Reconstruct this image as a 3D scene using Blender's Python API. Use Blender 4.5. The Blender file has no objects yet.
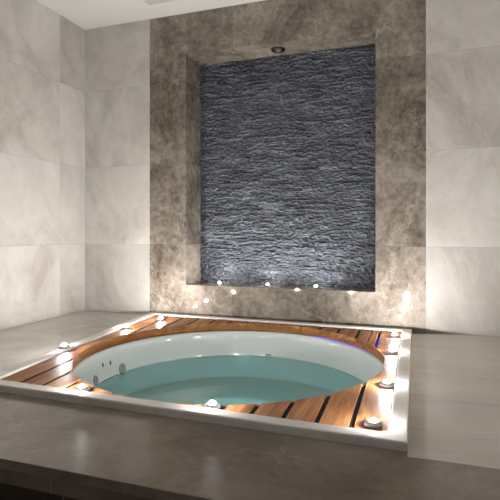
import bpy, bmesh, math, random
from mathutils import Vector, Matrix, noise
random.seed(7)
PI = math.pi
sc = bpy.context.scene
COL = sc.collection

# ------------------------------------------------------------------ helpers
def lin(c):
    return tuple(((v/255)/12.92 if v/255 <= .04045 else ((v/255+.055)/1.055)**2.4) for v in c) + (1,)

def tag(o, label=None, cat=None, group=None, kind=None):
    if label: o['label'] = label
    if cat: o['category'] = cat
    if group: o['group'] = group
    if kind: o['kind'] = kind
    return o

def obj(name, bm, mat=None, parent=None, smooth=False, loc=None):
    me = bpy.data.meshes.new(name)
    bm.normal_update(); bm.to_mesh(me); bm.free()
    o = bpy.data.objects.new(name, me)
    if mat: me.materials.append(mat)
    if smooth:
        for p in me.polygons: p.use_smooth = True
    COL.objects.link(o)
    if loc: o.location = loc
    if parent: o.parent = parent
    return o

def empty(name, loc):
    o = bpy.data.objects.new(name, None); COL.objects.link(o)
    o.location = loc; o.empty_display_size = .05
    return o

def add_box(bm, x0, x1, y0, y1, z0, z1):
    v = [bm.verts.new(p) for p in ((x0,y0,z0),(x1,y0,z0),(x1,y1,z0),(x0,y1,z0),(x0,y0,z1),(x1,y0,z1),(x1,y1,z1),(x0,y1,z1))]
    for f in ((3,2,1,0),(4,5,6,7),(0,1,5,4),(1,2,6,5),(2,3,7,6),(3,0,4,7)):
        bm.faces.new([v[i] for i in f])

def box(x0, x1, y0, y1, z0, z1, bev=0):
    bm = bmesh.new(); add_box(bm, x0, x1, y0, y1, z0, z1)
    if bev: bmesh.ops.bevel(bm, geom=bm.edges[:], offset=bev, segments=2, affect='EDGES', profile=.5)
    return bm

def add_prism(bm, pts, z0, z1):
    a = [bm.verts.new((p[0], p[1], z0)) for p in pts]
    b = [bm.verts.new((p[0], p[1], z1)) for p in pts]
    n = len(pts)
    bm.faces.new(a[::-1]); bm.faces.new(b)
    for i in range(n):
        j = (i+1) % n
        bm.faces.new((a[i], a[j], b[j], b[i]))

def prism(pts, z0, z1, bev=0):
    bm = bmesh.new(); add_prism(bm, pts, z0, z1)
    bmesh.ops.recalc_face_normals(bm, faces=bm.faces[:])
    if bev:
        e = [e for e in bm.edges if e.verts[0].co.z > z1-1e-5 and e.verts[1].co.z > z1-1e-5]
        bmesh.ops.bevel(bm, geom=e, offset=bev, segments=3, affect='EDGES', profile=.5)
    return bm

def add_lathe(bm, prof, n=32, mat=Matrix.Identity(4), closed=False):
    """prof = [(r, z)...]; r == 0 makes a pole."""
    rings = []
    for r, z in prof:
        if r < 1e-6: rings.append([bm.verts.new(mat @ Vector((0,0,z)))])
        else: rings.append([bm.verts.new(mat @ Vector((r*math.cos(2*PI*i/n), r*math.sin(2*PI*i/n), z))) for i in range(n)])
    for a, b in zip(rings, rings[1:]):
        for i in range(n):
            j = (i+1) % n
            if len(a) == 1 and len(b) == 1: continue
            if len(a) == 1: bm.faces.new((a[0], b[i], b[j]))
            elif len(b) == 1: bm.faces.new((a[i], a[j], b[0]))
            else: bm.faces.new((a[i], a[j], b[j], b[i]))
    bmesh.ops.recalc_face_normals(bm, faces=bm.faces[:])

# ------------------------------------------------------------------ materials
class NT:
    def __init__(self, name):
        self.m = bpy.data.materials.new(name); self.m.use_nodes = True
        self.t = self.m.node_tree; self.t.nodes.clear()
        self.out = self.t.nodes.new('ShaderNodeOutputMaterial')
    def n(self, typ, **kw):
        nd = self.t.nodes.new(typ)
        for k, v in kw.items(): setattr(nd, k, v)
        return nd
    def put(self, sock, v):
        if hasattr(v, 'is_output') or isinstance(v, bpy.types.NodeSocket): self.t.links.new(v, sock)
        else: sock.default_value = v
    def math(self, op, a, b=None, c=None, clamp=False):
        nd = self.n('ShaderNodeMath', operation=op, use_clamp=clamp)
        for i, v in enumerate((a, b, c)):
            if v is not None: self.put(nd.inputs[i], v)
        return nd.outputs[0]
    def vmath(self, op, a, b=None):
        nd = self.n('ShaderNodeVectorMath', operation=op)
        self.put(nd.inputs[0], a)
        if b is not None: self.put(nd.inputs[1], b)
        return nd.outputs[0]
    def noise(self, vec, scale, detail=6, rough=.55, dist=0):
        nd = self.n('ShaderNodeTexNoise')
        self.put(nd.inputs['Vector'], vec)
        nd.inputs['Scale'].default_value = scale; nd.inputs['Detail'].default_value = detail
        nd.inputs['Roughness'].default_value = rough; nd.inputs['Distortion'].default_value = dist
        return nd
    def ramp(self, fac, stops):
        nd = self.n('ShaderNodeValToRGB'); self.put(nd.inputs[0], fac)
        el = nd.color_ramp.elements
        while len(el) < len(stops): el.new(.5)
        for e, (p, c) in zip(el, stops): e.position = p; e.color = c
        return nd.outputs[0]
    def mix(self, fac, a, b, blend='MIX'):
        nd = self.n('ShaderNodeMix', data_type='RGBA', blend_type=blend)
        self.put(nd.inputs[0], fac); self.put(nd.inputs[6], a); self.put(nd.inputs[7], b)
        return nd.outputs[2]
    def maprange(self, v, a, b, c=0, d=1):
        nd = self.n('ShaderNodeMapRange', clamp=True)
        for i, x in enumerate((v, a, b, c, d)): self.put(nd.inputs[i], x)
        return nd.outputs[0]
    def coord(self): return self.n('ShaderNodeTexCoord').outputs['Object']
    def bsdf(self, **kw):
        nd = self.n('ShaderNodeBsdfPrincipled')
        for k, v in kw.items(): self.put(nd.inputs[k.replace('_', ' ')], v)
        self.t.links.new(nd.outputs[0], self.out.inputs[0])
        return nd
    def bump(self, h, strength=.3, dist=.01):
        nd = self.n('ShaderNodeBump'); self.put(nd.inputs['Height'], h)
        nd.inputs['Strength'].default_value = strength; nd.inputs['Distance'].default_value = dist
        return nd.outputs[0]

def stone(name, dark, mid, light, vein, rough=.12, axis=None, tu=None, uoff=0, tv=None, voff=0,
          scale=2.2, veins=.5, mottle=.25, net=0.0, joint=(160,152,144), tint=.08, seed=0, con=.16, stretch=(1,1,1), spec=.5, jw=.0012):
    """Polished marble; axis = index of the horizontal tile axis (0 = X, 1 = Y), Z is the vertical one."""
    k = NT(name); co = k.coord()
    tile = None; jm = None
    sep = k.n('ShaderNodeSeparateXYZ'); k.put(sep.inputs[0], co)
    masks, ids = [], []
    for comp, size, off in ((axis, tu, uoff), (2, tv, voff)):
        if comp is None or size is None: continue
        q = k.math('DIVIDE', k.math('SUBTRACT', sep.outputs[comp], off), size)
        f = k.math('FRACT', q)
        d = k.math('MULTIPLY', k.math('MINIMUM', f, k.math('SUBTRACT', 1.0, f)), size)
        masks.append(k.maprange(d, jw*.6, jw*1.6, 1, 0)); ids.append(k.math('FLOOR', q))
    vec = k.vmath('MULTIPLY', co, stretch)
    if ids:
        cmb = k.n('ShaderNodeCombineXYZ')
        for i, s in enumerate(ids): k.put(cmb.inputs[i], s)
        cmb.inputs[2].default_value = seed + .37
        wn = k.n('ShaderNodeTexWhiteNoise'); wn.noise_dimensions = '3D'; k.put(wn.inputs['Vector'], cmb.outputs[0])
        tile = wn.outputs['Value']
        vec = k.vmath('ADD', vec, k.vmath('MULTIPLY', wn.outputs['Color'], (9, 9, 9)))
        jm = masks[0] if len(masks) == 1 else k.math('MAXIMUM', masks[0], masks[1])
    else:
        vec = k.vmath('ADD', vec, (seed*3.1, seed*1.7, seed*.9))
    n1 = k.noise(vec, scale, 9, .62, .9).outputs['Fac']
    n2 = k.noise(vec, scale*9, 6, .7, .4).outputs['Fac']
    fac = k.math('ADD', k.math('MULTIPLY', n1, 1-mottle), k.math('MULTIPLY', n2, mottle))
    col = k.ramp(fac, [(.5-con, dark), (.5, mid), (.5+con, light)])
    # drifting light veins
    n3 = k.noise(k.vmath('MULTIPLY', vec, (1, 1.3, .8)), scale*.8, 6, .6, .5).outputs['Fac']
    v1 = k.maprange(k.math('ABSOLUTE', k.math('SUBTRACT', n3, .5)), 0, .011, 1, 0)
    n4 = k.noise(vec, scale*.55, 3).outputs['Fac']
    v1 = k.math('MULTIPLY', v1, k.maprange(n4, .42, .62))
    col = k.mix(k.math('MULTIPLY', v1, veins), col, vein)
    if net:
        w = k.n('ShaderNodeTexNoise'); k.put(w.inputs['Vector'], vec); w.inputs['Scale'].default_value = 7; w.inputs['Detail'].default_value = 5
        dv = k.vmath('ADD', vec, k.vmath('MULTIPLY', k.vmath('SUBTRACT', w.outputs['Color'], (.5,.5,.5)), (.22,.22,.22)))
        acc = None
        for s, wd in ((5.5, .022), (13, .03)):
            vo = k.n('ShaderNodeTexVoronoi', feature='DISTANCE_TO_EDGE'); k.put(vo.inputs['Vector'], dv); vo.inputs['Scale'].default_value = s
            m_ = k.maprange(vo.outputs['Distance'], 0, wd*1.6, 1, 0)
            acc = m_ if acc is None else k.math('MAXIMUM', acc, k.math('MULTIPLY', m_, .6))
        acc = k.math('MULTIPLY', acc, k.maprange(k.noise(vec, 3.3, 4).outputs['Fac'], .4, .68))
        col = k.mix(k.math('MULTIPLY', acc, net), col, vein)
    if tile is not None:
        b = k.maprange(tile, 0, 1, 1-tint, 1+tint)
        cb = k.n('ShaderNodeCombineXYZ')
        for i in range(3): k.put(cb.inputs[i], b)
        col = k.mix(1.0, col, cb.outputs[0], 'MULTIPLY')
        col = k.mix(k.math('MULTIPLY', jm, .75), col, lin(joint))
    h = k.math('MULTIPLY', n2, .15)
    if jm is not None: h = k.math('SUBTRACT', h, jm)
    r = k.math('ADD', rough, k.math('MULTIPLY', n2, .03))
    p = k.bsdf(Base_Color=col, Roughness=r, Normal=k.bump(h, .06, .004))
    p.inputs['Specular IOR Level'].default_value = spec
    return k.m

def plain(name, c, rough=.5, metal=0, emit=None, strength=0, spec=.5, nscale=60, namp=.04):
    k = NT(name)
    nz = k.noise(k.coord(), nscale, 4).outputs['Fac']
    col = k.mix(k.math('MULTIPLY', nz, namp*4), lin(c), lin(tuple(v*.8 for v in c)))
    p = k.bsdf(Base_Color=col, Roughness=rough, Metallic=metal)
    p.inputs['Specular IOR Level'].default_value = spec
    if emit:
        p.inputs['Emission Color'].default_value = emit; p.inputs['Emission Strength'].default_value = strength
    return k.m

Z0 = 1.28                                   # eye height; every height below is metres above the floor
TV, VOFF = .6627, Z0 - .0965
M_light_x = stone('light_marble', lin((166,158,150)), lin((190,184,177)), lin((205,200,195)), lin((218,213,208)), .03, 0, 40.0, -20.3, TV, VOFF, 1.7, .24, .16, tint=.1, seed=3, stretch=(1,1,.8))
M_light_y = stone('light_marble_side', lin((166,158,150)), lin((190,184,177)), lin((205,200,195)), lin((218,213,208)), .03, 1, 1.62, 3.2855, TV, VOFF, 1.7, .24, .16, tint=.08, seed=1, stretch=(1,1,.8))
M_dark = stone('brown_marble', lin((82,72,62)), lin((119,109,98)), lin((149,139,128)), lin((194,184,172)), .03, 0, 1.55, -1.406, TV, VOFF, 2.4, .32, .42, net=.14, joint=(96,84,72), tint=.07, seed=5, con=.115)
M_ledge = stone('polished_greige_marble', lin((170,162,153)), lin((192,184,175)), lin((205,198,190)), lin((216,210,203)), .06, scale=1.6, veins=.4, mottle=.18, seed=2, spec=1.0)
M_ledge_r = stone('polished_grained_marble', lin((172,164,154)), lin((190,182,172)), lin((201,194,185)), lin((211,205,197)), .08, scale=1.5, veins=.15, mottle=.2, seed=6, stretch=(.7,3.5,1), spec=1.0)
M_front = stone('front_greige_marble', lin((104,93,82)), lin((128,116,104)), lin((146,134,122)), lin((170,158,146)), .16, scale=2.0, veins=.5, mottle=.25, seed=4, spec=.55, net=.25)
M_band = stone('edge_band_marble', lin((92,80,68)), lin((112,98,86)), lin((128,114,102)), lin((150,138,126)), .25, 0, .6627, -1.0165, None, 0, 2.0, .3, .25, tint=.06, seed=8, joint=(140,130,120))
M_lip = stone('pale_rim_marble', lin((200,194,188)), lin((216,211,206)), lin((226,222,218)), lin((235,232,228)), .09, scale=2.4, veins=.3, mottle=.2, seed=9, spec=.7)
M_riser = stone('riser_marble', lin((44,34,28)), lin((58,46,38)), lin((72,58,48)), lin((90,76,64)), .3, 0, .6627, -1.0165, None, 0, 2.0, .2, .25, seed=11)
M_floor = stone('floor_marble', lin((96,86,76)), lin((118,108,97)), lin((134,124,112)), lin((160,150,138)), .2, 0, .66, 0, None, 0, 1.8, .3, .2, seed=12)
M_ceil = plain('white_plaster', (206,203,199), .8, spec=.2, nscale=40, namp=.01)
M_roomwall = plain('greige_plaster', (178,170,160), .7, spec=.2)
M_vent = plain('grey_painted_metal', (188,186,182), .5)
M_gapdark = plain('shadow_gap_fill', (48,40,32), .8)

def make_slate():
    k = NT('charcoal_split_slate'); co = k.coord()
    n = k.noise(k.vmath('MULTIPLY', co, (1, 1, 3.2)), 6, 9, .65, .5).outputs['Fac']
    n2 = k.noise(k.vmath('MULTIPLY', co, (14, 14, 60)), 1.6, 6, .7).outputs['Fac']
    col = k.ramp(k.math('ADD', k.math('MULTIPLY', n, .6), k.math('MULTIPLY', n2, .4)),
                 [(.36, lin((48,50,56))), (.52, lin((78,81,88))), (.66, lin((122,126,134)))])
    p = k.bsdf(Base_Color=col, Roughness=.5, Normal=k.bump(n2, .7, .012))
    return k.m
M_slate = make_slate()

def make_wood(name, a, b, c, rough=.5):
    k = NT(name); co = k.coord()
    oi = k.n('ShaderNodeObjectInfo')
    r = oi.outputs['Random']
    cb = k.n('ShaderNodeCombineXYZ')
    k.put(cb.inputs[0], k.math('MULTIPLY', r, 17.0)); k.put(cb.inputs[1], k.math('MULTIPLY', r, 5.0))
    vec = k.vmath('ADD', k.vmath('MULTIPLY', co, (11, 1.1, 11)), cb.outputs[0])
    n = k.noise(vec, 1.6, 7, .6, 1.1).outputs['Fac']
    f = k.noise(k.vmath('MULTIPLY', vec, (9, 3.5, 9)), 1.5, 3, .6).outputs['Fac']
    col = k.ramp(k.math('ADD', k.math('MULTIPLY', n, .75), k.math('MULTIPLY', f, .25)), [(.33, a), (.5, b), (.68, c)])
    v = k.maprange(r, 0, 1, .84, 1.14)
    c3 = k.n('ShaderNodeCombineXYZ')
    for i in range(3): k.put(c3.inputs[i], v)
    col = k.mix(1.0, col, c3.outputs[0], 'MULTIPLY')
    p = k.bsdf(Base_Color=col, Roughness=rough, Normal=k.bump(f, .12, .002))
    p.inputs['Specular IOR Level'].default_value = .15
    return k.m
M_wood = make_wood('oiled_teak', lin((106,64,37)), lin((152,101,62)), lin((188,140,95)))
M_ring = make_wood('amber_teak', lin((138,78,32)), lin((168,102,46)), lin((190,124,64)), .36)
M_acryl = plain('white_acrylic', (222,221,218), .12, spec=.5, nscale=5, namp=.01)
M_jet = plain('grey_jet_plastic', (150,156,158), .25)
M_jetdark = plain('dark_jet_slot', (60,66,70), .4)
M_chrome = plain('brushed_chrome', (205,200,200), .42, .6)
M_black = plain('black_painted_metal', (22,20,19), .35)
M_lens = plain('lit_white_lens', (255,255,255), .2, emit=(1,.985,.97,1), strength=5600)
M_sill_lens = plain('lit_sill_lens', (255,255,255), .2, emit=(1,.985,.97,1), strength=3400)
M_off = plain('unlit_reflector', (150,146,140), .25, .6)
M_blue = plain('lit_blue_diffuser', (60,60,255), .3, emit=(.07,.05,1,1), strength=.7)
M_pool_fill = plain('added_pool_fill_glow', (255,255,255), .3, emit=(.85,1,1,1), strength=58)  # glow of the added underwater fill light
M_uplight_fill = plain('added_uplight_glow', (255,255,255), .5, emit=(1,.95,.9,1), strength=2)  # glow of the added out-of-frame wall uplights

# ------------------------------------------------------------------ room shell
XL, XR, YB, YF, ZC = -2.7915, 1.75, 3.6021, -1.7, Z0 + 1.7784
DL, DR = -2.1456, .0218                                        # dark stone field on the back wall
NL, NR, NB, NT_ = -1.8112, -.316, Z0 - .4217, Z0 + 1.4487      # niche opening
ND = .3005
def struct(name, bm, mat, label=None):
    o = obj(name, bm, mat); o['kind'] = 'structure'
    if label: o['label'] = label
    return o
struct('floor', box(XL-.1, XR+.1, YF-.1, YB+.6, -.1, 0), M_floor, 'grey brown stone floor below the platform')
struct('ceiling', box(XL-.1, XR+.1, YF-.1, YB+.6, ZC, ZC+.1), M_ceil, 'plain white ceiling')
struct('wall_left', box(XL-.1, XL, YF-.1, YB+.6, 0, ZC), M_light_y, 'pale marble tiled wall at the left')
bm = bmesh.new()
add_box(bm, XL, DL, YB, YB+.55, 0, ZC); add_box(bm, DR, XR, YB-.002, YB+.55, 0, ZC)
struct('wall_back', bm, M_light_x, 'pale marble tiled wall either side of the brown marble')
bm = bmesh.new()
add_box(bm, DL, NL, YB, YB+.55, 0, ZC); add_box(bm, NR, DR, YB, YB+.55, 0, ZC)
add_box(bm, NL, NR, YB, YB+.55, 0, NB); add_box(bm, NL, NR, YB, YB+.55, NT_, ZC)
struct('trim_1', bm, M_dark, 'brown veined marble surround of the wall niche')
struct('wall_right', box(XR, XR+.1, YF-.1, YB+.6, 0, ZC), M_roomwall)

# ------------------------------------------------------------------ slate panel at the back of the niche
def slate_mesh():
    W, H = NR-NL, NT_-NB
    step = .0062
    nx, nz = int(W/step), int(H/(step*.85))
    rows = []; z = 0
    rnd = random.Random(3)
    while z < H+.1:
        h = rnd.choice((.011, .014, .017, .021, .026)); 
        br = []; x = -rnd.random()*.3
        while x < W+.3:
            L = rnd.uniform(.04, .2); br.append((x, rnd.random(), rnd.uniform(-.5, .5))); x += L
        rows.append((z, h, br)); z += h
    import bisect
    zs = [r[0] for r in rows]; xs = [[b[0] for b in r[2]] for r in rows]
    bm = bmesh.new(); grid = []
    y0 = YB + ND
    for j in range(nz+1):
        zz = H*j/nz; line = []
        for i in range(nx+1):
            x = W*i/nx
            wz = zz + .02*noise.noise(Vector((x*4, zz*3, 1.3))) + .012*noise.noise(Vector((x*12, zz*12, 4.1)))
            k = max(0, bisect.bisect_right(zs, wz)-1)
            r = rows[k]; q = max(0, bisect.bisect_right(xs[k], x + .01*noise.noise(Vector((x*5, zz*30, 0))))-1)
            b = r[2][q]
            t = (wz - r[0])/r[1]
            d = .015*b[1]*min(1, 6*min(max(t, 0), max(1-t, 0))+.3) + .006*b[2]*(t-.5)
            d += .012*noise.noise(Vector((x*38, zz*64, 7))) + .004*noise.noise(Vector((x*60, zz*120, 3)))
            line.append(bm.verts.new((NL+x, y0 - .012 - max(d, -.01), NB+zz)))
        grid.append(line)
    for j in range(nz):
        for i in range(nx):
            bm.faces.new((grid[j][i], grid[j][i+1], grid[j+1][i+1], grid[j+1][i]))
    # backing slab
    add_box(bm, NL, NR, y0, y0+.03, NB, NT_)
    return bm
sl = obj('slate_panel', slate_mesh(), M_slate)
tag(sl, 'charcoal grey split-face slate panel filling the back of the wall niche', 'stone panel')

# ------------------------------------------------------------------ platform
LZ, RZ, DZ = Z0-.68, Z0-.65, Z0-.661          # ledge, rim and deck heights
O = dict(FL=(-1.852,1.640), FR=(-.0423,1.6032), BR=(-.0669,3.502), BL=(-2.109,3.562))   # outer edge of the rim
LW = .063
def inset(q, w):
    ks = ['FL','FR','BR','BL']; P = [Vector(q[k]) for k in ks]; out = {}
    lines = []
    for i in range(4):
        a, b = P[i], P[(i+1) % 4]; d = (b-a).normalized(); n = Vector((-d.y, d.x))
        lines.append((a+n*w, d))
    for i in range(4):
        (p, d), (r, e) = lines[i-1], lines[i]
        t = ((r.x-p.x)*e.y - (r.y-p.y)*e.x)/(d.x*e.y - d.y*e.x)
        out[ks[i]] = tuple(p + d*t)
    return out
I = inset(O, LW)
T = .03
g = .0005
def slab(name, pts, mat, label): return struct(name, prism(pts, LZ-T, LZ, .002), mat, label)
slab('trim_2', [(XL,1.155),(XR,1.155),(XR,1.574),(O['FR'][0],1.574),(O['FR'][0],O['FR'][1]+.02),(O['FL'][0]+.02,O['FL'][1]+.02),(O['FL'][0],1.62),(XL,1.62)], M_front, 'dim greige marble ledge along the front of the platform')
slab('trim_3', [(XL,1.622),(O['FL'][0]+.012,1.622),(O['FL'][0]+.02,O['FL'][1]),(O['BL'][0]+.02,O['BL'][1]),(O['BL'][0]+.01,YB),(XL,YB)], M_ledge, 'polished greige marble ledge along the left wall')
slab('trim_4', [(O['FR'][0]-.004,1.576),(XR,1.576),(XR,YB),(.30,YB),(O['BR'][0]-.004,3.50)], M_ledge_r, 'polished grey marble ledge to the right of the tub')
slab('trim_5', [(O['BL'][0]+.022,O['BL'][1]-.02),(O['BR'][0]-.006,O['BR'][1]-.02),(O['BR'][0]-.006,YB),(O['BL'][0]+.022,YB)], M_ledge, 'narrow marble strip behind the tub rim')
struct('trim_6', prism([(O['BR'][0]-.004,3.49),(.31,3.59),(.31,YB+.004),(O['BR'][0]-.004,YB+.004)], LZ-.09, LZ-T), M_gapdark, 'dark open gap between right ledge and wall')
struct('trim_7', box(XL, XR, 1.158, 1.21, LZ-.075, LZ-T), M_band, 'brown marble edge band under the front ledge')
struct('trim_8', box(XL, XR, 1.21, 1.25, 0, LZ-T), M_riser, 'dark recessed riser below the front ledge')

# raised rim around the deck
bm = bmesh.new()
ks = ['FL','FR','BR','BL']
for i in range(4):
    a, b = ks[i], ks[(i+1) % 4]
    add_prism(bm, [O[a], O[b], I[b], I[a]], LZ-.07, RZ)
bmesh.ops.recalc_face_normals(bm, faces=bm.faces[:])
top = [e for e in bm.edges if e.verts[0].co.z > RZ-1e-4 and e.verts[1].co.z > RZ-1e-4 and
       not any({tuple(round(c,4) for c in e.verts[0].co.xy), tuple(round(c,4) for c in e.verts[1].co.xy)} ==
               {tuple(round(c,4) for c in O[k]), tuple(round(c,4) for c in I[k])} for k in ks)]
bmesh.ops.bevel(bm, geom=top, offset=.006, segments=3, affect='EDGES', profile=.5)
rim = obj('stone_rim', bm, M_lip)
tag(rim, 'pale polished stone rim framing the wooden deck around the tub', 'rim')

# ------------------------------------------------------------------ tub opening (slightly oval)
C0 = Vector((-1.010, 2.566)); AX = Matrix(((.830,-.0072),(-.0072,.857))); AI = AX.inverted()
def ell(th, s): return C0 + AX @ Vector((math.cos(th)*s, math.sin(th)*s))
def ell_lathe(bm, prof, n=120):
    rings = []
    for s, z in prof:
        if s < 1e-6: rings.append([bm.verts.new((C0.x, C0.y, z))])
        else: rings.append([bm.verts.new((*ell(2*PI*i/n, s), z)) for i in range(n)])
    for a, b in zip(rings, rings[1:]):
        for i in range(n):
            j = (i+1) % n
            if len(a) == 1: bm.faces.new((a[0], b[i], b[j]))
            elif len(b) == 1: bm.faces.new((a[i], a[j], b[0]))
            else: bm.faces.new((a[i], a[j], b[j], b[i]))
def curve(pts, n=6):
    """Catmull-Rom through the profile points."""
    out = []
    P = [pts[0]] + pts + [pts[-1]]
    for i in range(1, len(P)-2):
        for k in range(n):
            t = k/n; q = []
            for d in (0, 1):
                a, b, c, e = P[i-1][d], P[i][d], P[i+1][d], P[i+2][d]
                q.append(.5*((2*b)+(-a+c)*t+(2*a-5*b+4*c-e)*t*t+(-a+3*b-3*c+e)*t**3))
            out.append(tuple(q))
    out.append(pts[-1]); return out
tub = empty('hot_tub', (C0.x, C0.y, 0))
tag(tub, 'round white acrylic hot tub sunk into the wooden deck', 'hot tub')
WZ = Z0-.89
inner = [(1.045,Z0-.722),(1.02,Z0-.719),(1.004,Z0-.726),(.994,Z0-.745),(.985,Z0-.81),(.972,WZ),(.945,Z0-.97),(.91,Z0-1.02),(.84,Z0-1.04),(.66,Z0-1.045),(.50,Z0-1.05),(.455,Z0-1.07),(.43,Z0-1.14),(.40,Z0-1.205),(.30,Z0-1.222),(.0001,Z0-1.225)]
prof = curve(inner, 4)
bm = bmesh.new()
prof2 = [(1.05, Z0-.735)] + prof[:-1] + [(0, Z0-1.225)]
ell_lathe(bm, prof2)
outp = [(1.05,Z0-.735),(1.03,Z0-.75),(1.0,Z0-.9),(.97,Z0-1.0),(.93,Z0-1.06),(.53,Z0-1.085),(.46,Z0-1.17),(.42,Z0-1.24),(0,Z0-1.245)]
ell_lathe(bm, outp)
bmesh.ops.remove_doubles(bm, verts=bm.verts[:], dist=1e-5)
bmesh.ops.recalc_face_normals(bm, faces=bm.faces[:])
shell = obj('shell', bm, M_acryl, None, True); shell.parent = tub; shell.matrix_parent_inverse = Matrix.Translation(-Vector(tub.location))
def child(o, par, label=None):
    o.parent = par; o.matrix_parent_inverse = Matrix.Translation(-Vector(par.location))
    if label: o['label'] = label
    return o
bm = bmesh.new()
ell_lathe(bm, [(0,0),(.38,0),(.38,Z0-1.243),(0,Z0-1.243)], 48)
bmesh.ops.recalc_face_normals(bm, faces=bm.faces[:])
child(obj('base', bm, M_jetdark), tub)
def wall_pt(th, z):
    # point and inward normal on the tub wall at height z (Z0-relative)
    pr = [(s, zz) for s, zz in prof]
    for (s0, z0), (s1, z1) in zip(pr[6:], pr[7:]):
        if (z0-z)*(z1-z) <= 0 and abs(z0-z1) > 1e-6:
            t = (z-z0)/(z1-z0); s = s0+(s1-s0)*t
            p = ell(th, s); q0, q1 = ell(th, s0), ell(th, s1)
            down = (Vector((*q1, z1)) - Vector((*q0, z0))).normalized()
            tang = Vector((*(ell(th+.01, s)-ell(th-.01, s)), 0)).normalized()
            n = tang.cross(down)
            if n.xy.dot(p-C0) > 0: n = -n
            return Vector((*p, z)), n.normalized(), down, tang
def jet(x, y, z, r, sx=1.0, sy=1.0, small=False):
    th = math.atan2(*reversed(tuple(AI @ (Vector((x, y))-C0))))
    p, n, down, tang = wall_pt(th, z)
    M = Matrix((( *tang*sx, 0), (*down*sy, 0), (*n, 0), (*p, 1))).transposed()
    bm = bmesh.new()
    if small: add_lathe(bm, [(0,-.002),(r,-.002),(r,.002),(0,.003)], 20, M)
    else: add_lathe(bm, [(r,-.004),(r,.004),(r*.9,.007),(r*.72,.007),(r*.66,.003),(r*.42,.003),(r*.38,.006),(r*.12,.008),(0,.008)], 28, M)
    o = child(obj('jet', bm, M_jetdark if small else M_jet, None, not small), tub, 'small dark slot' if small else 'grey ringed nozzle')
jet(-1.784, 2.70, Z0-.869, .03, 1, 1.15)
jet(-1.773, 2.43, Z0-.864, .026, 1, 1.15)
jet(-1.796, 2.525, Z0-.800, .009, .8, 1.5, True)
jet(-1.798, 2.60, Z0-.807, .009, .8, 1.5, True)
jet(-1.050, 3.395, Z0-.880, .016, 1.6, .25, True)

# added fill light hidden in the near tub wall, brightening the water
p, n, down, tang = wall_pt(math.radians(-92), Z0-1.13)
M = Matrix(((*tang, 0), (*down, 0), (*n, 0), (*p, 1))).transposed()
bm = bmesh.new(); add_lathe(bm, [(.062,-.008),(.062,.006),(.056,.009),(.052,.006),(.052,.004)], 32, M)
child(obj('added_fill_bezel', bm, M_chrome), tub)
bm = bmesh.new(); add_lathe(bm, [(.052,.004),(.048,.008),(.02,.010),(0,.010)], 32, M)
child(obj('added_pool_fill', bm, M_pool_fill), tub, 'added unseen fill light below the waterline')

# water: a closed body that fills the shell up to the waterline
k = NT('teal_water')
geo = k.n('ShaderNodeNewGeometry'); sp = k.n('ShaderNodeSeparateXYZ'); k.put(sp.inputs[0], geo.outputs['Position'])
istop = k.math('GREATER_THAN', sp.outputs[2], WZ-.004)
fr = k.n('ShaderNodeFresnel'); fr.inputs['IOR'].default_value = 1.33
nz = k.noise(k.coord(), 5, 3).outputs['Fac']
bmp = k.bump(nz, .03, .01)
gl = k.n('ShaderNodeBsdfGlossy'); gl.inputs['Roughness'].default_value = .02; k.put(gl.inputs['Normal'], bmp)
tr = k.n('ShaderNodeBsdfTransparent'); k.put(tr.inputs[0], k.mix(istop, (1,1,1,1), (.84,1,1,1)))
mx = k.n('ShaderNodeMixShader'); k.put(mx.inputs[0], k.math('MULTIPLY', fr.outputs[0], istop))
k.put(mx.inputs[1], tr.outputs[0]); k.put(mx.inputs[2], gl.outputs[0])
k.t.links.new(mx.outputs[0], k.out.inputs[0])
va = k.n('ShaderNodeVolumeAbsorption'); va.inputs[0].default_value = (.13,.84,.85,1); va.inputs[1].default_value = .68
k.t.links.new(va.outputs[0], k.out.inputs['Volume'])
bm = bmesh.new()
wp = [(s-.003, z+.003) for s, z in prof if z < WZ-.005 and s > .01]
ell_lathe(bm, [(0,WZ),(.5,WZ),(.969,WZ)] + wp + [(0, Z0-1.221)])
bmesh.ops.recalc_face_normals(bm, faces=bm.faces[:])
wat = obj('tub_water', bm, k.m, None, False)
tag(wat, 'still clear teal water filling the round hot tub', 'water', kind='stuff')

# ------------------------------------------------------------------ wooden deck
deck = empty('tub_deck', (C0.x, C0.y, DZ-.09))
tag(deck, 'teak slatted deck with a round cut-out surrounding the hot tub', 'deck')
NS = 14
gapw = .0095
F0, F1, B0, B1 = (Vector(I[k]) for k in ('FL','FR','BL','BR'))
cl = .003
d = (F1-F0).normalized(); F0 = F0+d*cl; F1 = F1-d*cl; B0 = B0+Vector((cl,0)); B1 = B1-Vector((cl,0))
F0.y += cl; F1.y += cl; B0.y -= cl; B1.y -= cl
def ln(u): return F0.lerp(F1, u), B0.lerp(B1, u)
def hits(u, s=1.0):
    a, b = ln(u); p = AI @ (a-C0); v = AI @ (b-a)
    A, Bq, Cq = v.dot(v), 2*p.dot(v), p.dot(p)-s*s
    D = Bq*Bq-4*A*Cq
    if D <= 0: return None
    r = math.sqrt(D); return a.lerp(b, (-Bq-r)/(2*A)), a.lerp(b, (-Bq+r)/(2*A))
def slat_obj(bm):
    bmesh.ops.recalc_face_normals(bm, faces=bm.faces[:])
    return child(obj('slat', bm, M_wood), deck)
def slat_piece(pts):
    return prism(pts, DZ-.026, DZ, 0)
def cut(bm, co, no, keep_outer):
    r = bmesh.ops.bisect_plane(bm, geom=bm.verts[:]+bm.edges[:]+bm.faces[:], plane_co=co, plane_no=no, clear_inner=keep_outer, clear_outer=not keep_outer)
    ed = [e for e in bm.edges if e.is_boundary]
    if ed: bmesh.ops.holes_fill(bm, edges=ed)
    return bm
wid = (F1-F0).length
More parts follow.
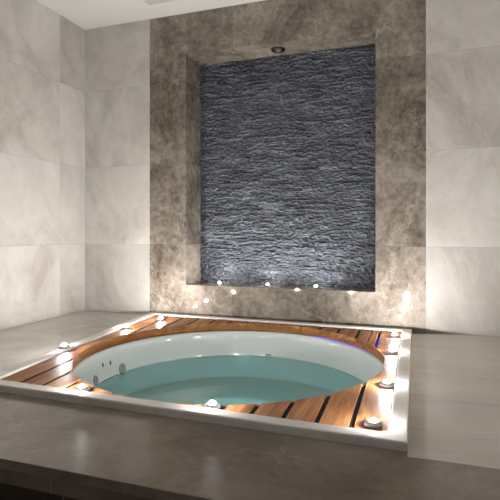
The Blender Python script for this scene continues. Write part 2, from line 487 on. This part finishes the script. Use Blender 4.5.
for kk in range(NS):
    u0 = kk/NS + (gapw/wid if kk else 0); u1 = (kk+1)/NS - (gapw/wid if kk < NS-1 else 0)
    N = 24
    us = [u0+(u1-u0)*i/N for i in range(N+1)]
    H = [hits(u) for u in us]
    pieces = []
    if all(H):
        fp = [ln(us[0])[0], ln(us[-1])[0]] + [h[0] for h in H[::-1]]
        bp = [h[1] for h in H] + [ln(us[-1])[1], ln(us[0])[1]]
        # where the cut-out comes right up to the rim the slat end vanishes
        fp = [Vector((p.x, max(p.y, ln(0)[0].lerp(ln(1)[0], .5).y))) for p in fp]
        if max(p.y for p in fp) - min(p.y for p in fp) > .012: pieces.append(('f', fp))
        pieces.append(('b', bp))
    elif not any(H):
        pieces.append(('w', [ln(us[0])[0], ln(us[-1])[0], ln(us[-1])[1], ln(us[0])[1]]))
    elif H[-1]:      # left lane: opening bites into its right side
        hh = [h for h in H if h]
        pieces.append(('w', [ln(us[0])[0], ln(us[-1])[0]] + [h[0] for h in hh[::-1]] + [h[1] for h in hh] + [ln(us[-1])[1], ln(us[0])[1]]))
    else:
        hh = [h for h in H if h]
        pieces.append(('w', [ln(us[0])[0]] + [ln(us[-1])[0], ln(us[-1])[1], ln(us[0])[1]] + [h[1] for h in hh] + [h[0] for h in hh[::-1]]))
    for tp, pts in pieces:
        if kk >= NS-2 and tp in 'bw':
            sd, sn = Vector((-.21, 3.022, 0)), Vector((.34, 1, 0)).normalized()
            slat_obj(cut(slat_piece(pts), sd - sn*.004, sn, False))
            if kk == NS-2:
                r1 = cut(slat_piece(pts), sd + sn*.004, sn, True)
                slat_obj(cut(r1, (-.319,0,0), (1,0,0), False))
                r2 = cut(slat_piece(pts), sd + sn*.004, sn, True)
                slat_obj(cut(r2, (-.311,0,0), (1,0,0), True))
            else:
                slat_obj(cut(slat_piece(pts), sd + sn*.004, sn, True))
        else:
            slat_obj(slat_piece(pts))
# black strips added in the gaps, standing in for their shade
M_gap_shade = plain('painted_gap_shade', (20,18,17), .7, spec=.2)
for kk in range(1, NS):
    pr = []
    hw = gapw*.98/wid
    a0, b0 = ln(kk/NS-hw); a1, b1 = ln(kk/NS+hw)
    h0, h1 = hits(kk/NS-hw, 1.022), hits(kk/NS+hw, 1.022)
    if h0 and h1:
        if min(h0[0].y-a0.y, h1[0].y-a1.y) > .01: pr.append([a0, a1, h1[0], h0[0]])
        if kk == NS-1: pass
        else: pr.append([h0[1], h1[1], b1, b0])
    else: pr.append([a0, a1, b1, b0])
    for q in pr: child(obj('gap_shade_strip', prism(q, DZ-.016, DZ-.004), M_gap_shade), deck)
# curved ring below the slat ends
bm = bmesh.new()
ell_lathe(bm, [(1.004,DZ-.0035),(1.004,DZ-.05),(1.032,DZ-.05),(1.032,DZ-.0265),(1.02,DZ-.0265),(1.02,DZ-.0035),(1.004,DZ-.0035)])
bmesh.ops.remove_doubles(bm, verts=bm.verts[:], dist=1e-5)
bmesh.ops.recalc_face_normals(bm, faces=bm.faces[:])
child(obj('ring', bm, M_ring, None, False), deck, 'curved amber wooden ring')
# battens carrying the slats
def batten(a, b, w):
    d = (b-a).normalized(); n = Vector((-d.y, d.x))*w
    bm = prism([a, b, b+n, a+n], DZ-.050, DZ-.0265)
    child(obj('batten', bm, M_wood), deck)
batten(F0.lerp(F1,.01)+Vector((0,.004)), F0.lerp(F1,.25), .03)
batten(F0.lerp(F1,.74), F0.lerp(F1,.99), .03)
batten(B1+Vector((-.01,-.004)), B0+Vector((.01,-.004)), .03)
batten(B0+Vector((.006,-.05)), F0+Vector((.006,.05)), .03)

# hidden plinth walls that carry slabs and deck battens
bm = bmesh.new()
P = inset(O, LW+.0)
for i in range(4):
    a, b = ks[i], ks[(i+1) % 4]
    oa = inset(O, .002); 
    add_prism(bm, [oa[a], oa[b], P[b], P[a]], 0, LZ-.07)
bmesh.ops.recalc_face_normals(bm, faces=bm.faces[:])
struct('trim_9', bm, M_riser, 'masonry plinth under the stone rim')

# blue light strip tucked under the ring at the back right
bm = bmesh.new()
n = 30; prev = None
for i in range(n+1):
    th = math.radians(8 + 62*i/n); ring_ = []
    for j in range(8):
        a = 2*PI*j/8
        p = ell(th, 1.026 + .007*math.cos(a)); ring_.append(bm.verts.new((*p, DZ-.0565 + .0052*math.sin(a))))
    if prev:
        for j in range(8): bm.faces.new((prev[j], prev[(j+1)%8], ring_[(j+1)%8], ring_[j]))
    else: bm.faces.new(ring_)
    prev = ring_
bm.faces.new(prev[::-1])
add_lathe(bm, [(0,0),(.006,0),(.006,.33),(0,.33)], 10, Matrix.Translation((-.262,3.09,DZ-.03)) @ Matrix.Rotation(-PI/2, 4, 'X'))
bmesh.ops.recalc_face_normals(bm, faces=bm.faces[:])
tag(obj('light_strip', bm, M_blue, None, True), 'glowing blue light strip under the deck at the back right of the tub', 'light strip')

# ------------------------------------------------------------------ small round lights
def lamp_meshes(r, lens_mat):
    b = bmesh.new()
    add_lathe(b, [(0,0),(r,0),(r*1.0,.006),(r*.94,.0085),(r*.62,.0150),(r*.44,.0165),(r*.40,.015),(r*.38,.0135),(0,.0135)], 36)
    l = bmesh.new()
    R = r*.32
    add_lathe(l, [(0,.0130),(R,.0130)] + [(R*math.cos(a), .0155+R*.85*math.sin(a)) for a in (0,.3,.6,.9,1.2,1.4)] + [(0,.0155+R*.85)], 28)
    return b, l
def make_lamp(name, loc, r, lens_mat, label, group, cat='light'):
    root = empty(name, loc); tag(root, label, cat, group)
    b, l = lamp_meshes(r, lens_mat)
    ob = obj('bezel', b, M_chrome, root, True); ol = obj('lens', l, lens_mat, root, True)
    ol['label'] = 'lit domed lens'
    return root, ob, ol
def copy_lamp(src, loc, label):
    root, ob, ol = src
    c = root.copy(); COL.objects.link(c); c.location = loc; c['label'] = label
    for ch in (ob, ol):
        q = ch.copy(); COL.objects.link(q); q.parent = c
    return c
DL_ = [
 ((-1.912,2.285,RZ), 'round chrome light at the left edge of the deck, nearest the slatted corner'),
 ((-1.930,2.935,DZ), 'round chrome light on the left edge of the deck, second from the back wall'),
 ((-1.872,3.300,DZ), 'round chrome light in the back left corner of the deck by the brown marble'),
 ((-1.350,1.722,DZ), 'round chrome light on the front edge of the deck, left of the water'),
 ((-.752,1.716,DZ), 'round chrome light at the middle of the front edge of the deck, before the water'),
 ((-.166,3.262,DZ), 'round chrome light in the back right corner of the deck beyond the cross cut'),
 ((-.160,2.815,DZ), 'round chrome light on the right edge of the deck, second from the back wall'),
 ((-.146,2.209,DZ), 'round chrome light on the narrow right side of the deck, closest to the tub edge'),
 ((-.160,1.740,DZ), 'round chrome light in the front right corner of the deck on reddish teak'),
]
L0 = None
for loc, lab in DL_:
    if L0 is None: L0 = make_lamp('deck_light', loc, .031, M_lens, lab, 'small round lights around the deck')
    else: copy_lamp(L0, loc, lab)
S0 = None
for loc, lab in (((-1.555,3.70,NB), 'small lit round light at the left end of the niche sill'),
                 ((-1.148,3.70,NB), 'small lit round light in the middle of the niche sill'),
                 ((-.765,3.70,NB), 'small lit round light at the right of the niche sill')):
    if S0 is None: S0 = make_lamp('sill_light', loc, .024, M_sill_lens, lab, 'lights on the niche sill')
    else: copy_lamp(S0, loc, lab)

# black spotlight in the niche soffit
sp_ = empty('spotlight', (-1.076, 3.745, NT_))
tag(sp_, 'black round unlit spotlight in the top of the niche above the slate', 'spotlight')
bm = bmesh.new()
add_lathe(bm, [(.0,0),(.056,0),(.056,-.006),(.050,-.016),(.040,-.018),(.036,-.012),(.030,-.006),(0,-.006)], 36)
obj('bezel', bm, M_black, sp_, True)
bm = bmesh.new()
for a in (0, 2.1, 4.2):
    M = Matrix.Translation((.016*math.cos(a), .016*math.sin(a), -.006)) @ Matrix.Rotation(PI, 4, 'X')
    add_lathe(bm, [(0,.0),(.012,0),(.012,.005),(.009,.007),(.004,.004),(0,.004)], 18, M)
ol = obj('reflector', bm, M_off, sp_, True); ol['label'] = 'pale cluster of three small lenses'

# flush panel in the ceiling (only its corner shows)
hp = empty('ceiling_panel', (-1.71, 3.06, ZC)); tag(hp, 'pale grey flush panel in the white ceiling at the top edge', 'ceiling panel')
bm = bmesh.new(); w = .302
for a, b, c, e in ((-w,w,-w,-w+.004),(-w,w,w-.004,w),(-w,-w+.004,-w+.004,w-.004),(w-.004,w,-w+.004,w-.004)):
    add_box(bm, a, b, c, e, -.008, 0)
obj('frame', bm, M_ceil, hp)
bm = bmesh.new(); add_box(bm, -w+.004, w-.004, -w+.004, w-.004, -.004, 0)
obj('panel', bm, M_vent, hp)

# ------------------------------------------------------------------ added fill light: unseen wall uplights and an even pale world
def added_uplight(x, y, side, e, lab):  # out-of-frame fixture added to brighten the ceiling and upward faces
    o = empty('added_uplight', (x, y, 2.0)); tag(o, lab, 'added fill light')
    bm = bmesh.new()
    add_box(bm, -.06, .06, -.25, .25, -.05, -.04)
    for a in ((-.06,-.052,-.25,.25), (.052,.06,-.25,.25), (-.052,.052,-.25,-.242), (-.052,.052,.242,.25)): add_box(bm, *a, -.04, .03)
    obj('trough', bm, M_vent, o)
    obj('diffuser', box(-.05, .05, -.24, .24, -.03, -.02), M_uplight_fill, o)
    L = bpy.data.lights.new('uplight', 'AREA'); L.shape = 'RECTANGLE'; L.size = .09; L.size_y = .46
    L.energy = e; L.color = (1,.985,.97)
    lo = bpy.data.objects.new('uplight', L); COL.objects.link(lo); lo.location = (0,0,-.01); lo.rotation_euler = (PI,0,0); lo.parent = o
added_uplight(XR-.06, 2.4, 1, 3, 'added unseen uplight on the right wall beside the ledge')
added_uplight(XR-.06, .9, 1, 3, 'added unseen uplight on the right wall nearer the viewer')

w = bpy.data.worlds.new('World'); sc.world = w; w.use_nodes = True
w.node_tree.nodes['Background'].inputs[0].default_value = (1,1,1,1)
w.node_tree.nodes['Background'].inputs[1].default_value = .2  # even fill added through the open side behind the camera

# ------------------------------------------------------------------ camera
cam = bpy.data.cameras.new('camera'); co = bpy.data.objects.new('camera', cam); COL.objects.link(co)
cam.sensor_width = 36; cam.lens = 36*493.22/500
cam.shift_y = (232.78-250)/500
cam.clip_start = .02
co.location = (0, 0, Z0); co.rotation_euler = (PI/2, 0, .3366)
sc.camera = co
sc.view_settings.view_transform = 'Standard'; sc.view_settings.look = 'None'
sc.view_settings.gamma = 1; sc.view_settings.use_curve_mapping = False
sc.view_settings.exposure = .1
sc.cycles.use_denoising = True
sc.cycles.max_bounces = 8; sc.cycles.diffuse_bounces = 5; sc.cycles.glossy_bounces = 4; sc.cycles.transparent_max_bounces = 12
sc.cycles.sample_clamp_indirect = 4
